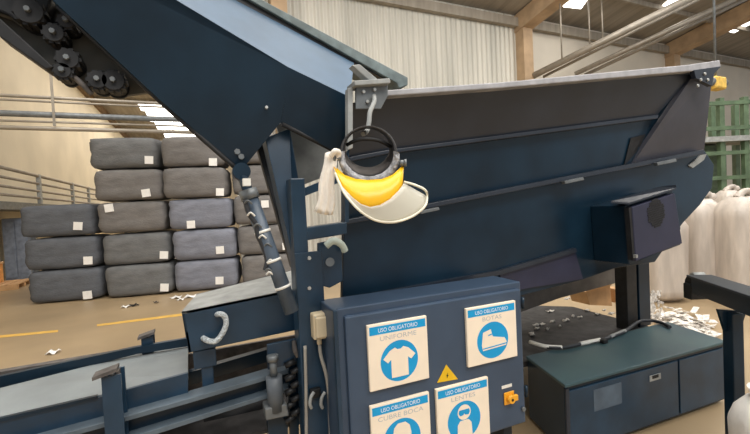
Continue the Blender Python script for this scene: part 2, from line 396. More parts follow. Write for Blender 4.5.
# wrapped big bags
def bag(px0, px1, ytop, ybase, lab, seed):
    a = Z((px0+px1)/2, ybase, 0); d = depth(a); w = (px1-px0)/F*d; top = D((px0+px1)/2, ytop, d).z
    rows = []; N = 28
    for k in range(15):
        f = k/14; z = top*(f if f < .93 else .93+(f-.93))
        sc = min(1, (f*9+.55)) if f < .05 else 1.0
        if f > .86: sc = 1-.55*((f-.86)/.14)**1.6
        row = []
        for i in range(N):
            th = 2*math.pi*i/N; c, s_ = math.cos(th), math.sin(th)
            r = (abs(c)**3.5+abs(s_)**3.5)**(-1/3.5)
            fold = 1+.05*noise.noise(Vector((c*2.2+seed, s_*2.2, f*1.3)))+.015*math.sin(th*3+seed+f*2)
            row.append(a+Rv*(c*r*w/2*sc*fold)+F0*(s_*r*w/2*sc*fold+w/2)+Zv*max(.004, z+.03*noise.noise(Vector((c*3, s_*3, seed)))*(f > .8)))
        rows.append(row+[row[0]])
    t = thing('wrapped_big_bag', lab, 'bag', a, 'plastic wrapped bags at right')
    mb = MB().grid(rows); mb.f.append([len(mb.v)-len(rows[0])+i for i in range(N)]); mb.f.append(list(range(N)))
    mb.build('wrapped_sack', wrap, t)
    tp = a+F0*(w/2)+Zv*(top-.02)
    MB().tube([tp+Rv*-.05, tp+Rv*.03+Zv*.08, tp+Rv*.12+Zv*.1, tp+Rv*.2+Zv*.03], [.06, .05, .05, .07], 8).build('tied_neck', wrap, t)
bag(658, 696, 214, 304, 'beige plastic wrapped bag half hidden under the hopper end', 1)
bag(700, 734, 199, 298, 'pale wrapped big bag just right of the hopper tip', 5)
bag(741, 782, 196, 304, 'wrapped big bag cut off by the right edge of the photo', 9)
bag(728, 754, 190, 270, 'wrapped bag standing in the gap behind the two right bags', 13)
# ================================================================== HOPPER
vs_, vr, vm = 2.0, 1.82, 1.93
hb = V(520, 300, 2.6); hb.z = 0
hop = thing('baler_hopper', 'big dark navy tilted feed hopper with flared upper side and pale rim', 'hopper', hb)
skirt = VP([(344, 222), (705, 151), (714, 165), (712, 188), (700, 205), (683, 223), (655, 262), (616, 268), (582, 280), (520, 296), (342, 326)], vs_)
MB().prism(skirt, BACK*.04).build('skirt_panel', navyd, hop, .004)
lower = VP([(500, 273), (575, 250.5), (583, 279), (560, 283), (500, 293)], vs_-.012)
MB().prism(lower, BACK*.011).build('lower_panel', purp, hop)
MB().prism(VP([(345, 299), (500, 270.5), (576, 248), (577, 252), (500, 275), (345, 303)], vs_-.03), BACK*.029).build('step_ledge', slate, hop)
MB().prism(VP([(345, 220), (704, 149.5), (704, 154), (345, 225)], vs_-.07), BACK*.069).build('joint_flange', slate, hop, .004)
up = VP([(352, 103), (386, 96)], vr)+VP([(694, 74)], vr)+VP([(657, 115), (387, 150), (349, 158)], vm)
MB().prism(up, BACK*.03).build('upper_panel', slate, hop)
lo = VP([(349, 158), (387, 152), (657, 117)], vm+.03)+VP([(631, 166), (344, 222)], vs_)
MB().prism(lo, BACK*.03).build('middle_panel', navyd, hop)
MB().prism(VP([(349, 157), (387, 150), (659, 114.5), (658, 118.5), (387, 154), (349, 162)], vm-.02), BACK*.06).build('stiffening_rib', slate, hop, .004)
gus = VP([(713, 70), (694, 74)], vr-.01)+VP([(631, 166), (704, 151)], vs_-.01)
gus = [gus[0], gus[1], gus[2], gus[3]]
MB().prism(gus, BACK*.04).build('corner_gusset', mat('lit_gusset_paint', (62, 62, 70), .42, var=.12, scale=4), hop)  # facet catches more light; that brightness is put into its own colour
MB().prism(VP([(385, 90), (500, 82.2), (690, 64.5), (720, 60), (721, 67), (697, 70.5), (500, 88), (385, 96)], vr-.06), BACK*.2).build('rim', rimm, hop, .006)
ep = VP([(694, 70), (721, 66.5), (714, 74), (712, 86), (696, 78)], vr-.062)
MB().prism(ep, BACK*.03).build('rim_end_plate', slate, hop)
for x, y in ((704, 74), (700, 80), (707, 80), (697, 86)):
    bolt(V(x, y, vr-.062), FRONT, .012, .012).build('bolt', brass, hop)
MB().prism(VP([(689, 165.5), (701, 155), (707, 154), (704, 160), (693, 168)], vs_-.012), BACK*.01).build('reflector_plate', dusty, hop)
for x, y in ((430, 208.5), (574.5, 178.5), (667, 160)):
    mb = MB().prism(VP([(x-10, y+2.5), (x+9, y-1.5), (x+10, y+1.5), (x-9, y+5.5)], vs_-.1), BACK*.03); mb.build('flange_clip', greyst, hop, .003)
MB().prism(VP([(631, 138), (646, 134)], vm+.035)+VP([(639, 149), (624, 166)], vs_-.012), BACK*.004).build('opening_shadow', black, hop)  # flat black sheet painted in for the shadow of an opening
# remaining walls of the trough, behind the near side
dv = 1.25
e0 = V(712, 72, vr+.02); e1 = V(704, 152, vs_); e2 = V(712, 188, vs_); e3 = V(683, 223, vs_)
ew = MB(); es = [e0, e1, V(713, 165, vs_+.03), V(711, 188, vs_+.03), e3+BACK*.03]
for i_ in range(4): ew.prism([es[i_], es[i_+1], es[i_+1]+BACK*dv, es[i_]+BACK*dv], (-.03, 0, 0))
ew.build('end_wall', navyd, hop)
l0 = V(352, 103, vr)+BACK*.04
bk = [V(480, 88, vr)+BACK*(dv+.2), V(694, 75, vr)+BACK*(dv+.2), V(704, 152, vs_)+BACK*dv, V(470, 197, vs_)+BACK*dv]
MB().prism(bk, BACK*.03).build('rear_wall', slate, hop)
bk = [V(470, 197, vs_)+BACK*dv, V(704, 152, vs_)+BACK*dv, V(683, 223, vs_)+BACK*dv, V(470, 300, vs_)+BACK*dv]
MB().prism(bk, BACK*.03).build('rear_skirt', navyd, hop)
MB().prism([V(342, 318, vs_)+BACK*.02, V(683, 226, vs_)+BACK*.02, V(683, 226, vs_)+BACK*dv, V(470, 301, vs_)+BACK*dv], (0, 0, -.03)).build('trough_floor', navyd, hop)
# ---- ventilated box on the hopper side
fb = [V(628.5, 205.5, 1.72), V(676, 190.5, 1.72), V(684, 245, 1.72), V(632, 265, 1.72)]
t = thing('ventilated_box', 'violet navy steel box with round vent grille on the hopper flank', 'electrical box', Vector((fb[3].x, 1.85, fb[3].z)))
MB().prism([p+BACK*.02 for p in fb], BACK*(vs_-1.742)).build('housing', navyd, t, .006)
fi = [V(632, 207, 1.70), V(675, 193, 1.70), V(682.5, 243.5, 1.70), V(636, 261.5, 1.70)]
MB().prism(fi, BACK*.038).build('door', purp, t, .006)
MB().prism([V(629, 208, 1.705), V(631.5, 207, 1.705), V(635.5, 259, 1.705), V(633, 260, 1.705)], BACK*.034).build('hinge_strip', black, t)
MB().prism([V(611, 203, 1.74), V(629, 204.5, 1.70), V(676.5, 189.5, 1.70), V(676, 186.5, 1.74), V(660, 188, 1.9), V(620, 200, 1.9)], (0, 0, .012)).build('top_cover', slate, t)
c = V(656, 213, 1.70); ax = (V(664.5, 210.3, 1.70)-c); az = (V(657.5, 227, 1.70)-c)
gr = MB()
for i in range(-6, 7):
    for j in range(-6, 7):
        x, y = i/6.5+(j % 2)*.07, j/6.5
        if x*x+y*y < .95:
            p = c+ax*x+az*y; gr.cyl(p+FRONT*.0005, p+FRONT*.003, .0075, n=6)
gr.build('vent_grille', black, t)
p = V(634, 256, 1.70); MB().box(p+Vector((-.008, -.02, -.01)), (.016, 0, 0), (0, .02, 0), (0, 0, .02)).build('catch', brass, t)
# ================================================================== CHUTE / INCLINED CONVEYOR
ch = thing('inclined_conveyor', 'dark navy inclined conveyor chute dropping from the upper left into the hopper', 'conveyor', V(150, 100, 2.1))
vt, vb_ = 1.92, 2.06
fo = V(30, -61, vt); fn = (V(288, 67, vt)-fo).cross(V(243, 168, vb_)-fo).normalized()
PF = lambda x, y: PL(x, y, fo, fn)
side = [PF(-150, -196), PF(-100, -125.5), PF(153, 0), PF(250, 48), PF(288, 67), PF(286, 95), PF(281, 122), PF(245, 166), PF(238, 168), PF(160, 100), PF(58, 5)]
# the flank is bent: an upper face and a lower, slightly tucked under face meet along it
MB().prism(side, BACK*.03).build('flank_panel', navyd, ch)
so = PF(288, 67); sn = (V(350, 97, vt)-so).cross(PF(281, 123)-so).normalized()
sec = [so, V(350, 97, vt), PL(350, 149, so, sn), PL(336, 152, so, sn), PF(281, 123), PF(286, 95)]
MB().prism(VP([(272, 112), (284, 118), (338, 148), (338, 172), (316, 180), (300, 186), (284, 150)], 2.32), BACK*.02).build('rear_plate', dusty, ch)
MB().prism(sec, BACK*.03).build('mouth_panel', navyd, ch)
MB().tube([V(282, 124, vt+.07), V(336, 151.5, vt+.09)], .012, 8).build('mouth_lip', black, ch)
hood = [[PF(-100, -125.5), PF(153, 0), PF(288, 67), V(350, 97, vt)], [V(-50, -150, vt+.22), V(165, -37, vt+.22), V(290, 28.8, vt+.22), V(354, 63, vt+.22)]]
hm = MB().sheet(hood, Vector((0, .02, -.02))); hm.smooth = set(); hm.build('hood_panel', mat('lit_hood_paint', (64, 90, 114), .45, var=.12, scale=3), ch)  # lighter blue because the panel faces up; light is put into the colour
MB().prism([V(140, -50, vt+.23), V(240, 2.5, vt+.23), V(356, 64, vt+.23), V(390, 82, vt+.23), V(250, 0, vt+.23), V(160, -52, vt+.23)], BACK*.05).build('rail_gap_shade', blackm, ch)  # black sheet standing in for the shadow gap below the rail
MB().prism([V(0, -142, vt+.21), V(251, 0.5, vt+.21), V(397, 83, vt+.21), V(399, 88, vt+.21), V(408, 85, vt+.21), V(408, 77.5, vt+.21), V(263, 0, vt+.21), V(15, -138, vt+.21)], BACK*.25).build('top_rail', mat('greenish_dusty_rail', (104, 116, 116), .55, var=.2, scale=14), ch, .004)
# dirty inner plate with the roller train under the chute
pl = VP([(-130, -165), (30, -28), (58, 4), (150, 92), (128, 95), (96, 92), (54, 67), (-4, 15), (-110, -82)], 2.2)
MB().prism(pl, BACK*.03).build('inner_plate', oliv, ch)
bm_ = VP([(-100, -73), (0, 18), (54, 67), (46, 69.5), (0, 37), (-100, -54)], 2.08)
MB().prism(bm_, BACK*.1).build('lower_beam', black, ch, .006)
MB().prism(VP([(-25, -60), (40, -25), (52, 0), (47, 12), (30, 17), (20, 24), (8, 15), (-10, 8), (-30, 0)], 2.12), BACK*.07).build('chain_guard', blackm, ch, .01)
MB().tube([V(54, 67, 2.12), V(75, 78, 2.12), V(92, 94, 2.12)], .012, 8).build('scraper_edge', rust, ch)
for (x, y, rr) in ((53, 32, .036), (67, 58, .04), (97, 79, .036), (113, 80, .042), (66, 20, .03), (28, 10, .05), (62, 70, .03)):
    p = V(x, y, 2.08)
    rb = MB().cyl(p, p+BACK*.12, rr, n=20).cyl(p+BACK*.12, p+BACK*.14, rr*1.15, n=20)
    for k in range(10):
        a_ = 2*math.pi*k/10; q = p+Vector((math.cos(a_), 0, math.sin(a_)))*rr
        rb.box(q+Vector((-.008, .01, -.008)), (.016, 0, 0), (0, .06, 0), (0, 0, .016))
    ro = rb.build('roller', black, ch)
    bolt(p, FRONT, .012, .02).build('roller_bolt', greyst, ro)
MB().tube([V(58, 6, vb_-.01), V(160, 101, vb_-.01), V(238, 170, vb_-.01)], .012, 8).build('flank_hem', black, ch)
bolt(V(266, 108, vt+.05), FRONT, .008, .02).build('bolt', brass, ch)
for (x, y) in ((237, 152), (241, 157)): bolt(V(x, y, vb_-.005), FRONT, .016, .02).build('pivot_bolt', greyst, ch)
# ================================================================== SUPPORT FRAME
pvv = 1.88
A0 = V(298, 320, pvv); B0 = V(325, 320, pvv); pu0, pu1 = A0.x, B0.x
fr = thing('support_frame', 'blue steel post and braces between the chute and control cabinet', 'frame', Vector(((pu0+pu1)/2, pvv, 0)))
uT = V(298, 176, pvv)
MB().box((pu0, pvv, 0), (.07, 0, 0), (0, .1, 0), (0, 0, V(300, 178, pvv).z)).build('post', navy, fr, .006)
MB().box((pu0, pvv-.012, 0), (pu1-pu0, 0, 0), (0, .012, 0), (0, 0, V(305, 252, pvv).z)).build('post_plate', navy, fr, .004)
MB().box((pu0+.07, pvv+.02, 0), (pu1-pu0-.07, 0, 0), (0, .08, 0), (0, 0, V(312, 300, pvv).z)).build('post', navyd, fr, .006)
MB().prism(VP([(298, 229), (347, 222), (347, 234), (298, 242)], pvv+.005), BACK*.09).build('cross_bar', navy, fr, .005)
MB().prism(VP([(345, 188), (349, 150), (349, 222), (345, 223)], pvv+.03), BACK*.06).build('hopper_upright', navy, fr)
MB().prism(VP([(300, 190), (344, 172), (346, 180), (300, 198)], pvv+.06), BACK*.04).build('diagonal_tie', navy, fr)
MB().prism(VP([(318, 243), (341, 239), (343, 281), (330, 288), (318, 285)], pvv+.01), BACK*.02).build('ear_plate', navy, fr, .004)
MB().cyl(V(330, 262, pvv+.012), V(330, 262, pvv-.006), .022).build('pin', greyst, fr)
for x, y in ((309, 258), (309, 288)): bolt(V(x, y, pvv-.012), FRONT, .010, .01).build('bolt', brass, fr)
MB().prism([V(265, 138, 2.05), V(290, 128, 2.05), V(298, 176, 1.93), V(298, 272, 1.93), V(295, 268, 1.93)], BACK*.11).build('tapered_strut', navy, fr, .004)
MB().prism([V(258, 150, 2.2), V(266, 140, 2.2), V(297, 270, 2.04), V(292, 268, 2.04)], BACK*.05).build('strut_shaded_side', blackm, fr)  # black sheet for the strut's side face, its shade put into the colour
MB().tube([V(326, 246, pvv-.03), V(333, 241, pvv-.04), V(341, 244, pvv-.03), V(345, 251, pvv-.02)], .018, 8).build('pale_strap', mat('pale_strap', (176, 186, 176), .8), fr)['label'] = 'pale rag strap tied at the ear plate'
# ---- hydraulic cylinder
cy = thing('hydraulic_cylinder', 'tilted grey blue hydraulic cylinder under the chute corner with white cable ties', 'hydraulic cylinder', V(292, 308, 1.86))
ca, cb = V(250, 197, 1.9), V(292, 312, 1.84)
ct = V(241, 172, 1.98)
MB().cyl(ca, cb, .034, n=20).build('barrel', mat('cylinder_paint', (74, 86, 100), .4, var=.15), cy)
MB().cyl(ct, ca, .024, n=16).build('rod', navyd, cy)
MB().cyl(ca-(cb-ca)*.06, ca+(cb-ca)*.02, .042, n=20).build('gland', greyst, cy)
MB().cyl(ct+FRONT*.04, ct+BACK*.04, .04, n=16).build('rod_eye', navyd, cy)
q = D(247, 182, depth(ca)-.09); MB().box(q+Vector((-.016, 0, -.016)), (.032, 0, 0), (0, .04, 0), (0, 0, .032)).build('white_tag', white, cy)
for f in (.55, .78, .3):
    p = ca.lerp(cb, f); d_ = (cb-ca).normalized(); MB().cyl(p-d_*.006, p+d_*.006, .037, n=20).build('cable_tie', white, cy)
hs = [(245, 200), (249, 214), (256, 224), (258, 236), (263, 246), (267, 260), (265, 270)]
MB().tube([V(x, y, 1.86) for x, y in hs], .011, 8).build('hose', dcable, cy)
for i in range(8):
    x, y = hs[min(i, 6)]; p = V(x+random.uniform(-2, 2), y+random.uniform(-2, 5), 1.85)
    MB().tube([p, p+Vector((.012, -.012, .012)), p+Vector((.03, -.006, -.004))], .0045, 6).build('tie_end', white if i % 2 else greyst, cy)
# ================================================================== CONTROL CABINET
ca_ = V(333, 311, 1.66); zc = ca_.z
cb_ = Z(523, 282, zc)
ux = (cb_-ca_); CW = ux.length; ux.normalize(); uy = Vector((-ux.y, ux.x, 0)); nrm = -uy
cz0 = PL(524, 425.5, cb_, uy).z
cab = thing('control_cabinet', 'slate blue electrical control cabinet carrying four safety signs', 'cabinet', Vector((ca_.x, ca_.y, 0))+ux*CW/2)
CD = .24
MB().box(Vector((ca_.x, ca_.y, cz0))+uy*.02, ux*CW, uy*(CD-.02), Zv*(zc-cz0)).build('body', cabm, cab, .006)
def L(px, py, off=0): p = PL(px, py, ca_+nrm*off, uy); return ((p-ca_).dot(ux), p.z)
def C(s, z, off=0): return Vector((ca_.x, ca_.y, 0))+ux*s+Zv*z+nrm*off
d0 = L(345, 322)[0]; d1 = CW-.018
MB().box(C(d0, cz0+.015), ux*(d1-d0), uy*.03, Zv*(zc-cz0-.05)).build('door', cabm, cab, .008)
MB().box(C(.0, cz0+.0, .0), ux*.02, uy*.03, Zv*(zc-cz0)).build('edge_frame', navy, cab, .003)
for zz in (.82, .2):
    MB().cyl(C(d1+.008, cz0+(zc-cz0)*zz, .004), C(d1+.008, cz0+(zc-cz0)*zz+.06, .004), .009, n=10).build('hinge', navyd, cab)
# stand the cabinet sits on
for s0 in (.06, CW-.12):
    MB().box(C(s0, 0)+uy*.06, ux*.06, uy*.12, Zv*cz0).build('stand_leg', navyd, cab, .004)
# warning triangle + isolator + tag plate
tri = [L(437, 382.5), L(457.5, 378.8), L(446, 364.5)]
mb = MB().prism([C(*q, .004) for q in tri], uy*.003)
wt = mb.build('warning_triangle', yel, cab)
cx_ = sum(q[0] for q in tri)/3; cz_ = sum(q[1] for q in tri)/3
zg = [(.004, .022), (-.010, -.002), (-.001, 0.0), (-.006, -.020), (.010, .004), (.001, .003)]
MB().prism([C(cx_+a*.6, cz_+b*.6, .006) for a, b in zg], uy*.0018).build('bolt_symbol', black, wt)
inn = [(cx_+(a-cx_)*1.0, cz_+(b-cz_)*1.0) for a, b in tri]
sw = L(508.5, 397.5)
kn = MB()
kp = C(*sw, .004)
sq = .033
MB().box(C(sw[0]-sq, sw[1]-sq, .008), ux*2*sq, uy*.007, Zv*2*sq).build('switch_plate', oran, cab, .004)
MB().cyl(kp, kp+nrm*.028, .022, .02, 14).build('switch_knob', oran, cab)
MB().cyl(kp+nrm*.028, kp+nrm*.030, .007, n=10).build('knob_center', blackm, cab)
MB().box(C(sw[0]+.012, sw[1]-.012, .03), ux*.028, uy*.016, Zv*.03).build('switch_lever', oran, cab, .003)
a = L(501.5, 387.3); b = L(511.5, 383.6)
MB().box(C(a[0], a[1]-.009, .003), ux*(b[0]-a[0]), uy*.002, Zv*.016).build('tag_plate', white, cab)
MB().cyl(C(CW-.035, L(518, 410)[1], .0), C(CW-.035, L(518, 410)[1], .012), .012, n=12).build('lock', greyst, cab)
# ---- signs
s1 = (L(367, 326), L(426.5, 316), L(371, 391), L(429, 378.5))
w1 = ((s1[1][0]-s1[0][0])+(s1[3][0]-s1[2][0]))/2; h1 = ((s1[0][1]-s1[2][1])+(s1[1][1]-s1[3][1]))/2
def circ(cs, cz, r, n=32, sx=1): return [(cs+r*sx*math.cos(2*math.pi*k/n), cz+r*math.sin(2*math.pi*k/n)) for k in range(n)]
HEAD = 'USO OBLIGATORIO'
def sign(px, py, w, h, title, label, pict):
    s, zt_ = L(px, py, .018)
    z0 = zt_-h
    t = thing('safety_sign', label, 'sign', C(s+w/2, z0, .006), 'white and cyan safety signs')
    MB().box(C(s, z0, .018), ux*w, uy*.0175, Zv*h).build('board', sgn, t, .003)
    e = .0185
    def plate(pts, m, nm, off, th=.0006):
        return MB().prism([C(s+a*w, z0+b*h, off) for a, b in pts], uy*th).build(nm, m, t)
    plate([(.03, .84), (.97, .84), (.97, .965), (.03, .965)], cyan, 'header_band', e)
    text_mesh(HEAD, C(s+.17*w, z0+.87*h, e+.0006), ux, Zv, .66*w, .062*h, nrm, 'header_lettering', sgw, t)
    wid = .09*len(title)*.85
    text_mesh(title, C(s+(.5-wid/2)*w, z0+.735*h, e), ux, Zv, wid*w, .07*h, nrm, 'title_lettering', greyink, t)
    plate(circ(.5, .385, .315, 40), cyan, 'pictogram_disc', e)
    for pts, m in pict: plate(pts, m, 'pictogram', e+.0012+.0008*(m is not sgn), .0005)
    return t
def sc(pts, cx=.5, cy=.385, k=.315): return [(cx+a*k, cy+b*k) for a, b in pts]
shirt = sc([(-.22, .68), (-.1, .58), (.1, .58), (.22, .68), (.5, .56), (.86, .2), (.62, -.02), (.45, .12), (.45, -.78), (-.45, -.78), (-.45, .12), (-.62, -.02), (-.86, .2), (-.5, .56)])
boot = sc([(-.62, .5), (-.12, .62), (-.02, .2), (.3, .12), (.75, .02), (.88, -.22), (.84, -.42), (-.66, -.5), (-.72, -.2)])
sole = sc([(-.66, -.36), (.86, -.28), (.86, -.34), (-.66, -.42)])
lace = sc([(-.3, .32), (-.06, .38), (-.05, .32), (-.3, .26)])
headp = circ(.5, .385+.315*.42, .315*.40, 24)
body = sc([(-.46, -.88), (-.42, -.2), (-.25, 0), (.25, 0), (.42, -.2), (.46, -.88), (.2, -.98), (-.2, -.98)])
gogg = sc([(-.3, .56), (.3, .56), (.34, .4), (.26, .26), (.06, .28), (0, .36), (-.06, .28), (-.26, .26), (-.34, .4)])
faceh = sc([(-.5, .2), (-.42, .6), (-.2, .8), (.2, .8), (.42, .6), (.5, .2), (.42, -.4), (.2, -.72), (-.2, -.72), (-.42, -.4)])
maskp = sc([(-.44, .08), (0, .2), (.44, .08), (.36, -.4), (0, -.66), (-.36, -.4)])
m1 = sc([(-.4, -.08), (.4, -.08), (.4, -.13), (-.4, -.13)]); m2 = sc([(-.36, -.3), (.36, -.3), (.35, -.35), (-.35, -.35)])
sign(367, 326, w1, h1, 'UNIFORME', 'white safety sign with a shirt pictogram, upper left on the cabinet door', [(shirt, sgn)])
s2 = L(515, 301.5)[0]-L(466, 309)[0]
sign(466, 309, s2, L(466, 309)[1]-L(470.5, 366.8)[1], 'BOTAS', 'white safety sign with a boot pictogram, upper right on the cabinet door', [(boot, sgn), (sole, cyan), (lace, cyan)])
sign(370, 407, w1, h1, 'CUBRE BOCA', 'white safety sign about face masks, lower left and cut by the photo edge', [(faceh, sgn), (maskp, cyan), (m1, sgw), (m2, sgw)])
s4 = L(487.5, 376.5)[0]-L(436, 390)[0]
sign(436, 390, s4, h1, 'LENTES', 'white safety sign with a head wearing goggles, below the warning triangle', [(headp, sgn), (body, sgn), (gogg, cyan)])
# ---- junction box and cable on the post
q = V(314, 314, pvv-.07)
jb = thing('junction_box', 'beige plastic junction box on the blue post beside the cabinet', 'junction box', V(325, 338, pvv-.04))
qa = V(313, 315, pvv-.075); qb = V(335, 337, pvv-.075)
MB().box(Vector((qa.x, pvv-.075, qb.z)), (qb.x-qa.x, 0, 0), (0, .062, 0), (0, 0, qa.z-qb.z)).build('case', beige, jb, .008)
MB().box(Vector((qa.x+.008, pvv-.092, qb.z+.012)), (qb.x-qa.x-.03, 0, 0), (0, .017, 0), (0, 0, qa.z-qb.z-.024)).build('lid', beige, jb, .006)
for dx, dz in ((.1, .1), (.9, .1), (.1, .9), (.9, .9)):
    bolt(Vector((qa.x+(qb.x-qa.x)*dx, pvv-.075, qb.z+(qa.z-qb.z)*dz)), FRONT, .004, .004).build('screw', brass, jb)
MB().cyl(V(319, 337, pvv-.045), V(319.5, 344, pvv-.045), .012, n=12).build('cable_gland', beige, jb)
o = MB().tube([V(319.5, 344, pvv-.045), V(321, 356, pvv-.05), V(326, 374, pvv-.06), V(329, 395, pvv-.05), V(330, 420, pvv-.04), V(331, 450, pvv-.04)], .0085, 8).build('power_cable', cable)
tag(o, 'pale grey cable drooping from the beige junction box', 'cable')
o = MB().tube([V(305, 346, pvv-.03), V(306, 390, pvv-.03), V(306.5, 450, pvv-.03)], .008, 8).build('conduit', cable); tag(o, 'straight thin conduit running down the left edge of the post', 'conduit')
lp = thing('padlock', 'small shackled padlock pair hanging between post and cabinet', 'padlock', V(320, 415, pvv-.05))
for x in (311, 322):
    MB().tube([V(x+3, 392, pvv-.05), V(x, 397, pvv-.055), V(x-1, 404, pvv-.055), V(x+.5, 408, pvv-.05)], .008, 8).build('shackle', dusty, lp)
p = V(317, 394, pvv-.035); MB().box(p+Vector((-.03, 0, -.02)), (.05, 0, 0), (0, .03, 0), (0, 0, .045)).build('hasp', blackm, lp, .005)
# ================================================================== FACE SHIELD + BRACKET + RAG
br = thing('hook_bracket', 'dusty steel bracket and hook at the left end of the pale rim', 'bracket', V(370, 108, 1.7))
bv_ = 1.74
MB().prism(VP([(356, 84), (388, 82), (388, 96), (381, 109), (356, 109)], bv_), BACK*.015).build('plate', greyst, br, .003)
MB().prism(VP([(354, 80.5), (390, 78), (391, 83), (355, 85.5)], bv_-.04), BACK*.1).build('top_angle', dusty, br, .004)
MB().prism(VP([(352, 65), (360, 64), (379, 80), (370, 81)], bv_-.01), BACK*.05).build('square_tube', dusty, br, .004)
MB().prism(VP([(348, 88), (353, 87), (353, 148), (348, 150)], bv_), BACK*.04).build('flat_bar', dusty, br, .003)
for x, y in ((363, 92), (374, 90), (367, 102)): bolt(V(x, y, bv_), FRONT, .009, .012).build('bolt', brass, br)
MB().tube([V(374, 96, bv_-.01), V(374, 102, bv_-.05), V(370, 112, bv_-.07), V(369, 122, bv_-.08), V(367, 131, bv_-.09), V(363, 134, bv_-.12)], .011, 8).build('hook', dusty, br)
fs = thing('face_shield', 'yellow browed face shield with clear visor hanging from the hook', 'face shield', V(370, 215, 1.62))
fd = 1.70
cxx, cyy = 368.5, 154
def arcp(rx, ry, cx, cy, d, t0, t1, n): return [D(cx+rx*math.cos(math.radians(a)), cy+ry*math.sin(math.radians(a)), d) for a in [t0+(t1-t0)*i/(n-1) for i in range(n)]]
# headband ring: tube cross-section ring seen into its opening
rows = [arcp(26, 25, cxx, cyy-2, fd-.05, 0, 360, 41), arcp(28, 27.5, cxx, cyy-1, fd-.055, 0, 360, 41), arcp(29, 28.5, cxx, cyy, fd-.02, 0, 360, 41), arcp(25, 23, cxx-1, cyy-4, fd+.07, 0, 360, 41), arcp(22.5, 20, cxx-1, cyy-5, fd+.07, 0, 360, 41), arcp(25, 24, cxx, cyy-2.5, fd-.03, 0, 360, 41), arcp(26, 25, cxx, cyy-2, fd-.05, 0, 360, 41)]
MB().grid(rows).build('headband', mat('headband_plastic', (58, 56, 56), .4, var=.2, scale=20), fs)
# crumpled foam sweatband hugging the lower half
rows = []
for r_, dd, oy in ((24, -.055, 0), (27, -.072, 1), (29.5, -.062, 2.5), (30, -.035, 3), (27.5, -.02, 2)):
    row = []
    for i in range(33):
        a_ = math.radians(-8+196*i/32); k = 1+.035*noise.noise(Vector((i*.9, r_, 1)))
        row.append(D(cxx+.5+r_*1.02*k*math.cos(a_), cyy+oy+r_*.93*k*math.sin(a_), fd+dd+.01*noise.noise(Vector((i*.7, r_, 5)))))
    rows.append(row)
MB().grid(rows).build('sweatband', foam, fs)
rows = [arcp(25, 24, cxx, cyy-2.5, fd-.02, -20, 200, 31), arcp(23, 21, cxx-.5, cyy-4, fd+.05, -20, 200, 31), arcp(22, 19.5, cxx-1, cyy-5, fd+.065, -20, 200, 31)]
MB().sheet(rows, FW*.004-Zv*-.006).build('band_lining', darkint, fs)
MB().tube([D(347, 145, fd-.0), D(357, 140, fd-.04), D(368, 139, fd-.05), D(380, 141, fd-.04), D(391, 147, fd)], .008, 6).build('crown_strap', black, fs)
# yellow brow guard: ruled surface from the band down to the visor root
upr = [(333, 163), (338, 169), (345, 175), (356, 179), (368, 180), (382, 179), (392, 175), (399, 169), (404, 163)]
low = [(335, 175), (342, 190), (350, 200), (358, 206), (367, 209.5), (379, 208.5), (389, 204), (398, 197), (402.5, 187)]
rows = []
for k in range(6):
    f = k/5; row = []
    for i in range(9):
        s_ = abs(i-4)/4
        x = upr[i][0]*(1-f)+low[i][0]*f; y = upr[i][1]*(1-f)+low[i][1]*f
        row.append(D(x, y, fd-.05-.06*(1-s_*s_)-.05*f+.02*math.sin(math.pi*f)*-1))
    rows.append(row)
MB().sheet(rows, FW*.006).build('brow_guard', vyel, fs)
# clear visor sheet sweeping out below
up2 = [(333, 166), (342, 186), (352, 197), (361, 204), (370, 207), (380, 205), (390, 199), (399, 190), (404, 183)]
lo2 = [(335, 173), (343, 191), (353, 204), (364, 214), (378, 221), (395, 222), (413, 216), (425, 206), (427, 196)]
rows = []
for k in range(7):
    f = k/6; row = []
    for i in range(9):
        s_ = abs(i-4)/4
        x = up2[i][0]*(1-f)+lo2[i][0]*f; y = up2[i][1]*(1-f)+lo2[i][1]*f
        row.append(D(x, y, fd-.115-.06*(1-s_*s_)-.02*f+.06*(i/8)*f))
    rows.append(row)
MB().sheet(rows, FW*.004).build('visor', clear, fs)
MB().tube(rows[-1]+[D(425, 190, fd-.1), D(415, 185, fd-.1), D(404, 182, fd-.11)], .005, 6).build('visor_edge', mat('visor_edge', (236, 226, 206), .4), fs)
for x, y in ((338, 158), (402, 163)):
    p = D(x, y, fd-.07); MB().cyl(p-Rv*.01, p+Rv*.01, .012, n=12).cyl(p+Rv*.009*(1 if x > 370 else -1), p+Rv*.018*(1 if x > 370 else -1), .016, n=10).build('pivot_knob', greyst, fs)
# rag
t = thing('rag', 'pale frayed rag hanging left of the face shield', 'rag', D(325, 214, 1.6))
rows = []
for k in range(12):
    f = k/11; row = []
    for i in range(9):
        g_ = i/8
        x = (325+12*g_)*(1-f)+(314.5+18.5*g_)*f; x += 1.2*math.sin(k*.9)*(.3+f)
        y = 153+f*(58+4*g_)+3*math.sin(math.pi*g_)*(f-.5)
        row.append(D(x, y, 1.62+.007*math.sin(i*2.0+k*.25)*(0.4+f)))
    rows.append(row)
MB().sheet(rows, FW*.005).build('cloth', rag, t)
MB().tube([D(331, 156, 1.61), D(335, 151, 1.60), D(339, 153, 1.62), D(337, 159, 1.63)], .011, 8).build('knot', rag, t)
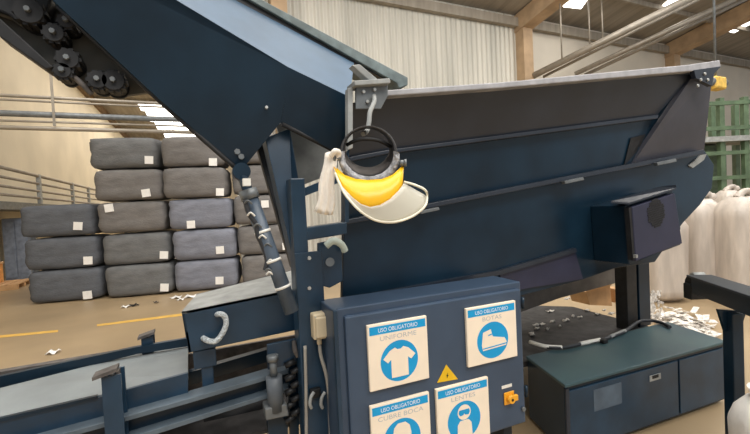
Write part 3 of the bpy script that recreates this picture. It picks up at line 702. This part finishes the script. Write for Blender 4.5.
# ================================================================== LEFT FEED CONVEYOR
nv = 2.1
nz_ = (V(0, 420, nv).z+V(188, 373, nv).z)/2
fc = thing('feed_conveyor', 'low blue steel feed conveyor crossing the lower left corner', 'conveyor', Vector((V(90, 400, nv).x, nv+.2, 0)))
pa = V(-40, 430, nv); pb = V(188, 373, nv)
far0 = Z(-40, 396, nz_); far1 = Z(188, 345, nz_)
pr_end = V(300, 345, nv)
MB().prism([V(-140, 455, nv), V(0, 420, nv), V(97, 398, nv), V(188, 373, nv), Z(188, 345, nz_+.0), Z(137, 353.5, nz_), Z(0, 388, nz_), Z(-140, 421, nz_)], (0, 0, -.03)).build('pan', mat('dusty_blue_pan', (128, 134, 136), .5, var=.1, scale=4), fc)
MB().prism(VP([(-140, 455), (0, 420), (97, 398), (188, 373), (188, 402), (120, 420), (0, 452), (-140, 494)], nv-.02), BACK*.019).build('side_plate', navy, fc)
MB().prism(VP([(-140, 453.5), (0, 418.5), (97, 396), (97, 399), (0, 422), (-140, 457)], nv-.03), BACK*.02).build('side_lip', navyd, fc)
MB().prism(VP([(-140, 489.5), (120, 418), (187, 399), (258, 378), (300, 366), (300, 370), (258, 383), (187, 404), (121, 423), (-140, 495.5)], nv-.09), BACK*.09).build('lower_flange', mat('worn_navy_edge', (86, 98, 108), .5), fc, .003)
MB().prism(VP([(-140, 493.5), (121, 422), (300, 369), (300, 384), (121, 440), (-140, 513)], nv-.03), BACK*.03).build('lower_web', navyd, fc)
MB().prism(VP([(-140, 513), (121, 440), (300, 384), (300, 388), (121, 446), (-140, 519.5)], nv-.09), BACK*.09).build('bottom_flange', MATS['worn_navy_edge'], fc, .003)
f0 = Z(-40, 396, nz_).y
fy = (Z(0, 388, nz_).y+Z(187, 345, nz_).y)/2
MB().prism([V(-140, 408, fy+.02), V(0, 376.5, fy+.02), V(137, 347, fy+.02), V(190, 338, fy+.02), V(190, 346, fy+.02), V(137, 354, fy+.02), V(0, 389, fy+.02), V(-140, 421, fy+.02)], BACK*.03).build('far_side_plate', navyd, fc)
MB().prism(VP([(-140, 396), (0, 372), (190, 340), (190, 343), (0, 377), (-140, 403)], fy+.14), BACK*.05).build('far_rail', rust, fc)
def stub(x0, x1, yt, vv, capx0, capx1, nm):
    a = V(x0, yt, vv); b = V(x1, yt, vv)
    p = MB().box(Vector((a.x, vv, 0)), (b.x-a.x, 0, 0), (0, .012, 0), (0, 0, a.z)).box(Vector((a.x, vv+.09, 0)), (b.x-a.x, 0, 0), (0, .012, 0), (0, 0, a.z)).box(Vector(((a.x+b.x)/2-.006, vv+.01, 0)), (.012, 0, 0), (0, .085, 0), (0, 0, a.z)).build('post', navy, fc)
    c0 = V(capx0, yt, vv); c1 = V(capx1, yt, vv)
    MB().box(Vector((c0.x, vv-.02, a.z)), (c1.x-c0.x, 0, .02), (0, .07, 0), (0, 0, .014)).build('cap_plate', rust, p)
stub(101, 121, 378, nv-.14, 93, 118, 'near'); stub(141, 153, 339, fy+.05, 138, 155, 'far')
MB().prism(VP([(116, 373), (118.5, 371), (118.5, 380), (116, 381)], nv-.1), BACK*.05).build('clip', rust, fc)
# open bay beneath the cover: dark cross members and a light roller
MB().prism(VP([(188, 373), (300, 340), (300, 352), (188, 386)], nv+.25), BACK*.05).build('cross_member', navyd, fc)
MB().cyl(V(205, 425, nv+.3), V(262, 405, nv+.3), .05).build('roller', black, fc)
MB().box(V(203, 396, nv), (V(215, 396, nv).x-V(203, 396, nv).x, 0, 0), (0, .06, 0), (0, 0, V(203, 362, nv).z-V(203, 396, nv).z)).build('leg', navy, fc, .004)
MB().box(V(194, 370, nv-.01), (V(217, 370, nv).x-V(194, 370, nv).x, 0, 0), (0, .1, 0), (0, 0, V(194, 352, nv).z-V(194, 370, nv).z)).build('foot_block', navy, fc, .004)
MB().prism([Vector((V(-140, 455, nv).x, nv+.02, nz_-.36)), Vector((pr_end.x, nv+.02, nz_-.36)), Vector((pr_end.x, fy, nz_-.36)), Vector((V(-140, 455, nv).x-.4, fy, nz_-.36))], (0, 0, -.02)).build('floor_shade_sheet', trayd, fc)  # made-up dark sheet, added to darken the floor seen below the pan
fw0 = V(188, 345, fy); fw1 = V(302, 345, fy)
MB().box((fw0.x-.3, fy, nz_-.37), (fw1.x-fw0.x+.3, 0, 0), (0, .02, 0), (0, 0, .34)).build('gap_shade_plate', rust, fc)  # made-up brown plate, added so the floor in the gap looks dim
# cover box
cz1 = V(182, 312, nv).z
gv = nv-.02
gc = thing('guard_cover', 'blue sheet steel guard cover with dusty top and a white rope handle', 'machine cover', V(240, 345, nv+.2))
fpts = VP([(181.5, 311.5), (302, 287), (302, 329), (188.5, 353)], gv)
bpts = [V(196.5, 294.5, gv+.42), V(302, 268, gv+.42)]
MB().prism(fpts, BACK*.02).build('front_panel', navy, gc, .003)
MB().prism([fpts[0], fpts[1], bpts[1], bpts[0]], (0, 0, -.015)).build('top_panel', dusty, gc)
MB().prism([bpts[0], bpts[1], fpts[2]+BACK*.42, fpts[3]+BACK*.42], BACK*.015).build('rear_panel', navyd, gc)
MB().prism([fpts[0], bpts[0], fpts[3]+BACK*.42, fpts[3]], (.012, 0, 0)).build('end_panel', navyd, gc)
hp = [(203, 338), (209, 341), (216, 341), (222, 334), (226, 325), (225, 317), (221, 314), (217, 314.5)]
MB().tube([V(x, y, gv-(.0 if i in (0, 7) else .05)) for i, (x, y) in enumerate(hp)], .013, 10).build('rope_handle', mat('rope', (190, 196, 198), .9, var=.25, scale=60, bump=.8, bscale=120), gc)
# adjuster/bracket beside the post
ad = thing('tension_bracket', 'dark blue belt tension bracket with upright adjuster left of the post', 'bracket', V(282, 420, 1.95))
av = 1.97
MB().prism(VP([(267, 345), (300, 338), (300, 362), (268, 370)], av), BACK*.02).build('mounting_plate', navy, ad, .003)
MB().cyl(V(274, 376, av-.02), V(276, 410, av-.02), .038, n=14).build('adjuster_body', mat('adjuster_grey', (86, 92, 98), .5), ad)
MB().cyl(V(272.5, 358, av-.02), V(274, 376, av-.02), .018, n=10).build('adjuster_screw', greyst, ad)
MB().cyl(V(272.4, 355, av-.02), V(272.8, 361, av-.02), .028, n=6).build('nut', greyst, ad)
MB().prism(VP([(265, 409), (287, 404), (289, 416), (266, 421)], av-.05), BACK*.09).build('base_block', greyst, ad, .006)
for k in range(9):
    p0 = V(285+(k % 2)*6, 366+k*7, av-.01); MB().cyl(p0, p0+Vector((.05, 0, .015)), .016, n=10).build('chain_link', blackm, ad)
MB().prism(VP([(289, 362), (299, 359), (299, 440), (290, 440)], av+.02), BACK*.03).build('back_plate', navyd, ad)
MB().prism(VP([(268, 420), (288, 416), (288, 480), (270, 480)], av), BACK*.05).build('support_leg', navyd, ad)
MB().tube([V(294, 341, av-.02), V(295, 350, av-.04), V(298, 356, av-.03)], .012, 8).build('copper_strap', rust, ad)
# ================================================================== POWER UNIT AT RIGHT
f_br = Z(725, 403, 0); d_ = depth(f_br); zt_ = D(723.5, 340, d_).z
tfl = Z(564, 384, zt_); tfr = Vector((f_br.x, f_br.y, zt_)); tbl = Z(527, 356, zt_); tbr = Z(667, 322, zt_)
pux = (tfr-tfl); PW = pux.length; pux.normalize(); puy = Vector((-pux.y, pux.x, 0))
pd = (tbr-tfr).dot(puy)
pu = thing('power_unit', 'long low navy hydraulic power unit cabinet under the hopper', 'machine cabinet', Vector((tfl.x, tfl.y, 0))+pux*PW/2)
back0 = tbl; back1 = tbr
low_ = lambda p, z: Vector((p.x, p.y, z))
MB().prism([low_(tfl, 0.03), low_(tfr, .03), low_(back1, .03), low_(back0, .03)], (0, 0, zt_-.05)).build('body', navyd, pu, .005)
ov = .018
MB().prism([tfl-puy*ov-pux*.01+Zv*-.02, tfr-puy*ov+pux*.01+Zv*-.02, back1+pux*.01+Zv*-.02, back0-pux*.01+Zv*-.02], (0, 0, .022)).build('lid', mat('mottled_teal_lid', (62, 88, 92), .4, scale=2.2, c2=(46, 72, 84)), pu, .004)  # lid colour varies between two teals
def PP(px, py, off=0): p = PL(px, py, tfl-puy*off, puy); return p-puy*0
def pbox(x0, x1, z0, z1, off, th, nm, m, bev=.004):
    return MB().box(low_(tfl, 0)+pux*x0-puy*off+Zv*z0, pux*(x1-x0), puy*th, Zv*(z1-z0)).build(nm, m, pu, bev)
seam = (PL(677.5, 380, tfl, puy)-tfl).dot(pux)
pbox(.03, seam-.01, .05, zt_-.05, .012, .0115, 'door', navy)
pbox(seam+.01, PW-.01, .05, zt_-.05, .012, .0115, 'door', navy)
pbox(0, .03, .03, zt_-.03, .014, .0135, 'corner_post', slate)
h_ = PL(653, 376.5, tfl, puy); hx_ = (h_-tfl).dot(pux)
lt = pbox(hx_-.06, hx_+.06, h_.z-.022, h_.z+.022, .018, .005, 'latch', dusty, .002)
pbox(hx_-.035, hx_+.03, h_.z-.004, h_.z+.02, .0215, .003, 'latch_slot', black, .001)
a = (PL(592, 395, tfl, puy)-tfl).dot(pux); b = (PL(620, 395, tfl, puy)-tfl).dot(pux); zz = PL(606, 396, tfl, puy).z
pbox(a, b, zz-.075, zz+.075, .0135, .001, 'worn_label', mat('worn_label', (76, 90, 104), .6), 0)
for x in (.15, PW-.25): MB().box(low_(tfl, 0)+pux*x+puy*.1, pux*.12, puy*.4, Zv*.031).build('skid', black, pu)
# hose across the lid
hp = [(530, 342), (545, 346.5), (562, 347.5), (580, 344), (600, 340), (610, 337), (625, 331), (638, 322), (650, 320.5), (662, 323), (670, 327)]
t = thing('hose', 'thin black hose with white taped stretch lying across the navy lid', 'hose', Z(600, 340, zt_+.02))
P_ = [Z(x, y, zt_+.021) for x, y in hp]
MB().tube(P_, .015, 8).build('rubber_line', dcable, t)
MB().tube([p+Zv*.002 for p in P_[0:3]], .017, 8).build('white_tape', white, t); MB().tube([p+Zv*.002 for p in P_[3:5]], .017, 8).build('white_tape', white, t); MB().tube([p+Zv*.002 for p in P_[5:7]], .0165, 8).build('white_tape', dusty, t)
MB().box(P_[4]+Vector((-.02, -.05, -.016)), (.05, 0, 0), (0, .06, 0), (0, 0, .03)).build('clamp', black, t, .004)
# tray with scrap behind
tz = zt_-.06
tr = thing('scrap_tray', 'dark dusty steel tray behind the navy lid littered with scraps', 'tray', Z(570, 325, 0))
q0 = Z(515, 362, tz); q1 = Z(663, 322, tz); q2 = Z(640, 300, tz); q3 = Z(500, 318, tz)
inset = puy*.03
MB().prism([back0+Zv*-.06+inset-pux*.1, back1+Zv*-.06+inset-pux*.08, back1+puy*1.0+Zv*-.06-pux*.1, back0+puy*2.4+Zv*-.06-pux*.1], (0, 0, -.04)).build('deck', trayd, tr)
MB().prism([V(510, 292, 3.0), V(582, 276, 3.0), V(618, 264, 3.0), V(640, 258, 3.0), V(640, 276, 3.0), V(616, 283, 3.0), V(560, 298, 3.0), V(510, 316, 3.0)], BACK*.04).build('rear_lip', mat('grey_tray_lip', (104, 98, 92), .6), tr)
MB().box(low_(back0, 0)+puy*.2, pux*.1, puy*.1, Zv*(tz-.04)).build('leg', navyd, tr); MB().box(low_(back1, 0)+puy*.4-pux*.4, pux*.1, puy*.1, Zv*(tz-.04)).build('leg', navyd, tr)
# legs under the far end
for x0, x1, yt in ((628, 638, 255), (640, 651, 255)):
    a = V(x0, 318, 2.45); b = V(x1, 318, 2.45); lz = V(x0, yt, 2.45).z
    MB().box(Vector((a.x, 2.45, tz)), (b.x-a.x, 0, 0), (0, .12, 0), (0, 0, lz-tz)).build('leg', blackm if x0 == 628 else navyd, hop, .005)

for i, (x, y, l, ang) in enumerate([(536, 326, 7, .2), (541, 325, 8, -.5), (532, 335, 10, 1), (537, 329, 7, .4), (553, 322, 6, .1), (566, 321, 8, .2), (573, 317, 5, .6), (550, 312, 8, 0), (587, 311, 7, .2), (597, 315, 6, .1), (612, 314, 8, .1), (568, 299, 8, .2), (580, 318, 5, 0), (604, 311, 5, .3), (547, 330, 5, .2), (560, 327, 4, 1)]):
    p = Z(x, y, tz+.004); sc_ = depth(p)/F*l/2
    dx = pux*math.cos(ang)+puy*math.sin(ang); dy = -pux*math.sin(ang)+puy*math.cos(ang)
    rows = [[p+dx*(sc_*(2*a/4-1))+dy*(sc_*.45*b)+Zv*(.012+.010*math.sin(a*2+i+b)) for a in range(5)] for b in (-1, 0, 1)]
    o = MB().sheet(rows, (0, 0, -.004)).build('textile_scrap', shredm)
    tag(o, 'pale textile scrap lying on the dark tray behind the navy lid', 'scrap', 'scraps on the tray')
def carton(pts, v, th, lab):
    P3 = VP(pts, v); t = thing('cardboard_piece', lab, 'cardboard', Vector((P3[0].x, v, min(p.z for p in P3))))
    MB().prism(P3, BACK*th).build('panel', cardb, t)
    MB().prism([P3[0], P3[1], P3[1]+Vector((0, -.08, .08)), P3[0]+Vector((0, -.08, .08))], Vector((0, .004, .004))).build('flap', cardb, t)
carton([(586, 292), (610, 286), (612, 306), (590, 305)], 3.25, .25, 'tan cardboard box lit behind the tray, left of the black leg')
carton([(619, 290), (628, 289), (629, 303), (621, 304)], 3.2, .2, 'narrow tan carton beside the black hopper leg')
# scrap heap on the floor beyond the unit
sh = MB()
rnd = random.Random(3)
for i in range(260):
    x = rnd.gauss(683, 14); y = 330+rnd.gauss(0, 6)+(x-683)*.35
    p = Z(x, y, 0); h_ = rnd.uniform(.01, .12); a_ = rnd.uniform(0, 6.28); l = rnd.uniform(.03, .08)
    dx = Vector((math.cos(a_), math.sin(a_), rnd.uniform(-.5, .5)))*l; dy = Vector((-math.sin(a_), math.cos(a_), rnd.uniform(-.4, .4)))*l*.5
    sh.prism([p+Zv*h_-dx-dy, p+Zv*h_+dx-dy, p+Zv*h_+dx+dy, p+Zv*h_-dx+dy], (0, 0, .006))
for i in range(70):
    x = rnd.gauss(655, 3); y = rnd.uniform(290, 322); p = V(x, y, 2.62); a_ = rnd.uniform(0, 6.28); l = rnd.uniform(.01, .03)
    dx = Vector((math.cos(a_), .2, math.sin(a_)))*l; dy = Vector((-math.sin(a_), .1, math.cos(a_)))*l*.6
    sh.prism([p-dx-dy, p+dx-dy, p+dx+dy, p-dx+dy], (0, .006, 0))
tag(sh.build('shredded_scrap', shredm), 'heap of pale shredded scrap on the floor beyond the navy unit', 'scrap', None, 'stuff')
# ---- right stand
st = thing('roller_stand', 'dark navy inclined beam on a post at the right edge', 'conveyor stand', Vector((D(733, 330, 2.55).x, D(733, 330, 2.55).y, 0)))
b0, b1 = D(699, 284, 2.95), D(775, 311, 2.2)
dr = (b1-b0); sd = dr.cross(Zv).normalized()
upv = Zv*.12
MB().box(b0-upv*.55-sd*.05, dr, sd*.1, upv).build('beam', navyd, st, .006)
MB().box(b0+upv*.45-sd*.08, dr, sd*.16, Zv*.015).build('beam_cap', slate, st, .003)
pq = D(732.5, 312, 2.55); pp = Vector((pq.x, pq.y, 0))
MB().box(pp-Rv*.035-F0*.04, Rv*.07, F0*.08, Zv*(pq.z)).build('post', navyd, st, .006)
MB().box(pp-Rv*.12-F0*.1, Rv*.24, F0*.2, Zv*.012).build('base_plate', navyd, st)
MB().prism([pq-Rv*.09+Zv*.02, pq+Rv*.09+Zv*.0, pq+Rv*.05-Zv*.12, pq-Rv*.05-Zv*.12], F0*.02).build('bracket', navyd, st)
m0 = D(697, 283, 3.0)
MB().cyl(m0-Rv*.05, m0+Rv*.06, .055, n=18).build('drum', black, st)
MB().cyl(m0+Zv*.055-Rv*.035, m0+Zv*.055+Rv*.05, .025, n=18).build('bearing_cover', dusty, st)
MB().box(m0-Rv*.07-Zv*.12-F0*.03, Rv*.16, F0*.08, Zv*.12).build('bearing_block', blackm, st, .01)
# white sack bottom right
a = D(772, 440, 2.0); base = Vector((a.x, a.y, 0)); top = D(748, 400, 2.0).z
rows = []
for k in range(11):
    f = k/10; row = []
    for i in range(21):
        th = 2*math.pi*i/20; w_ = .13*(1+.3*f)*(1+.06*math.sin(th*5+f*3)); w_ *= (1 if f < .85 else 1-.5*(f-.85)/.15)
        row.append(base+Rv*(math.cos(th)*w_)+F0*(math.sin(th)*w_)+Zv*max(.003, top*f))
    rows.append(row)
t = thing('white_sack', 'white plastic sack by the stand post at the bottom right corner', 'sack', base)
mb = MB().grid(rows); mb.f.append([len(mb.v)-21+i for i in range(20)]); mb.f.append(list(range(20))); mb.build('sack_body', mat('white_sack', (224, 220, 214), .6, var=.05, bump=.4, bscale=10), t)
MB().cyl(base+Zv*(top-.01), base+Zv*(top+.05), .07, .09, 16).build('rolled_mouth', MATS['white_sack'], t)
# ---- litter on the warm floor
for i, (x, y, l, m, lab) in enumerate([(53, 353.5, 10, paper, 'white crumpled paper alone on the floor at lower left'), (126, 307.5, 7, paper, 'white scrap beside a dark scrap in front of the bales'), (134, 306, 7, black, 'dark scrap on the floor in front of the bales'), (156, 303, 4, rust, 'tiny brown scrap in front of the bales'), (176, 298, 9, paper, 'white sheet at the foot of the third bale stack'), (181, 300, 6, paper, 'small white scrap nearest the blue guard cover'), (191, 297, 12, paper, 'long pale strip on the floor by the guard cover')]):
    p = Z(x, y, 0); s_ = depth(p)/F*l/2
    rows = [[p+Rv*(s_*(a/2-1))+F0*(s_*.9*b)+Zv*(.025+.02*math.sin(a*1.9+i+b*2)) for a in range(5)] for b in (-1, -.3, .4, 1)]
    o = MB().sheet(rows, (0, 0, -.006)).build('paper_scrap' if m is paper else 'floor_scrap', m); tag(o, lab, 'scrap', 'scraps on the floor')
# ================================================================== LIGHT
W = bpy.data.worlds.new('hall_daylight'); S.world = W; W.use_nodes = True
bg = W.node_tree.nodes['Background']; bg.inputs['Color'].default_value = (.88, .94, 1.0, 1); bg.inputs['Strength'].default_value = .6
def area(name, loc, rot, sx, sy, e, c=(1, .97, .92)):
    l = bpy.data.lights.new(name, 'AREA'); l.shape = 'RECTANGLE'; l.size = sx; l.size_y = sy; l.energy = e; l.color = c
    o = bpy.data.objects.new(name, l); COL.objects.link(o); o.location = loc; o.rotation_euler = rot; return o
area('roof_light_near', (3, 1.5, 10.2), (0, 0, 0), 8, 5, 560)
area('roof_light_bales', (-1.5, 6.5, 9.8), (0, 0, 0), 6, 5, 420, (1, .96, .9))
area('roof_light_right', (14, 4, 9.8), (0, 0, 0), 10, 6, 800)
area('wall_fill_light', (9, 9.0, 9.5), (math.radians(25), 0, 0), 14, 2.5, 330)  # fill lamp added to brighten the far wall
area('front_fill_light', (1.5, -4.5, 9.0), (math.radians(40), 0, 0), 9, 3, 700, (1, .95, .88))  # unseen fill lamp behind the camera, added to brighten signs and front faces
area('roof_light_deep', (-2, 26, 9.0), (0, 0, 0), 5, 18, 750, (1, .94, .86))
for o in S.objects:
    if '_b' in o: del o['_b']
vs = S.view_settings; vs.view_transform = 'Standard'; vs.look = 'None'; vs.gamma = 1; vs.exposure = 0.0; vs.use_curve_mapping = False
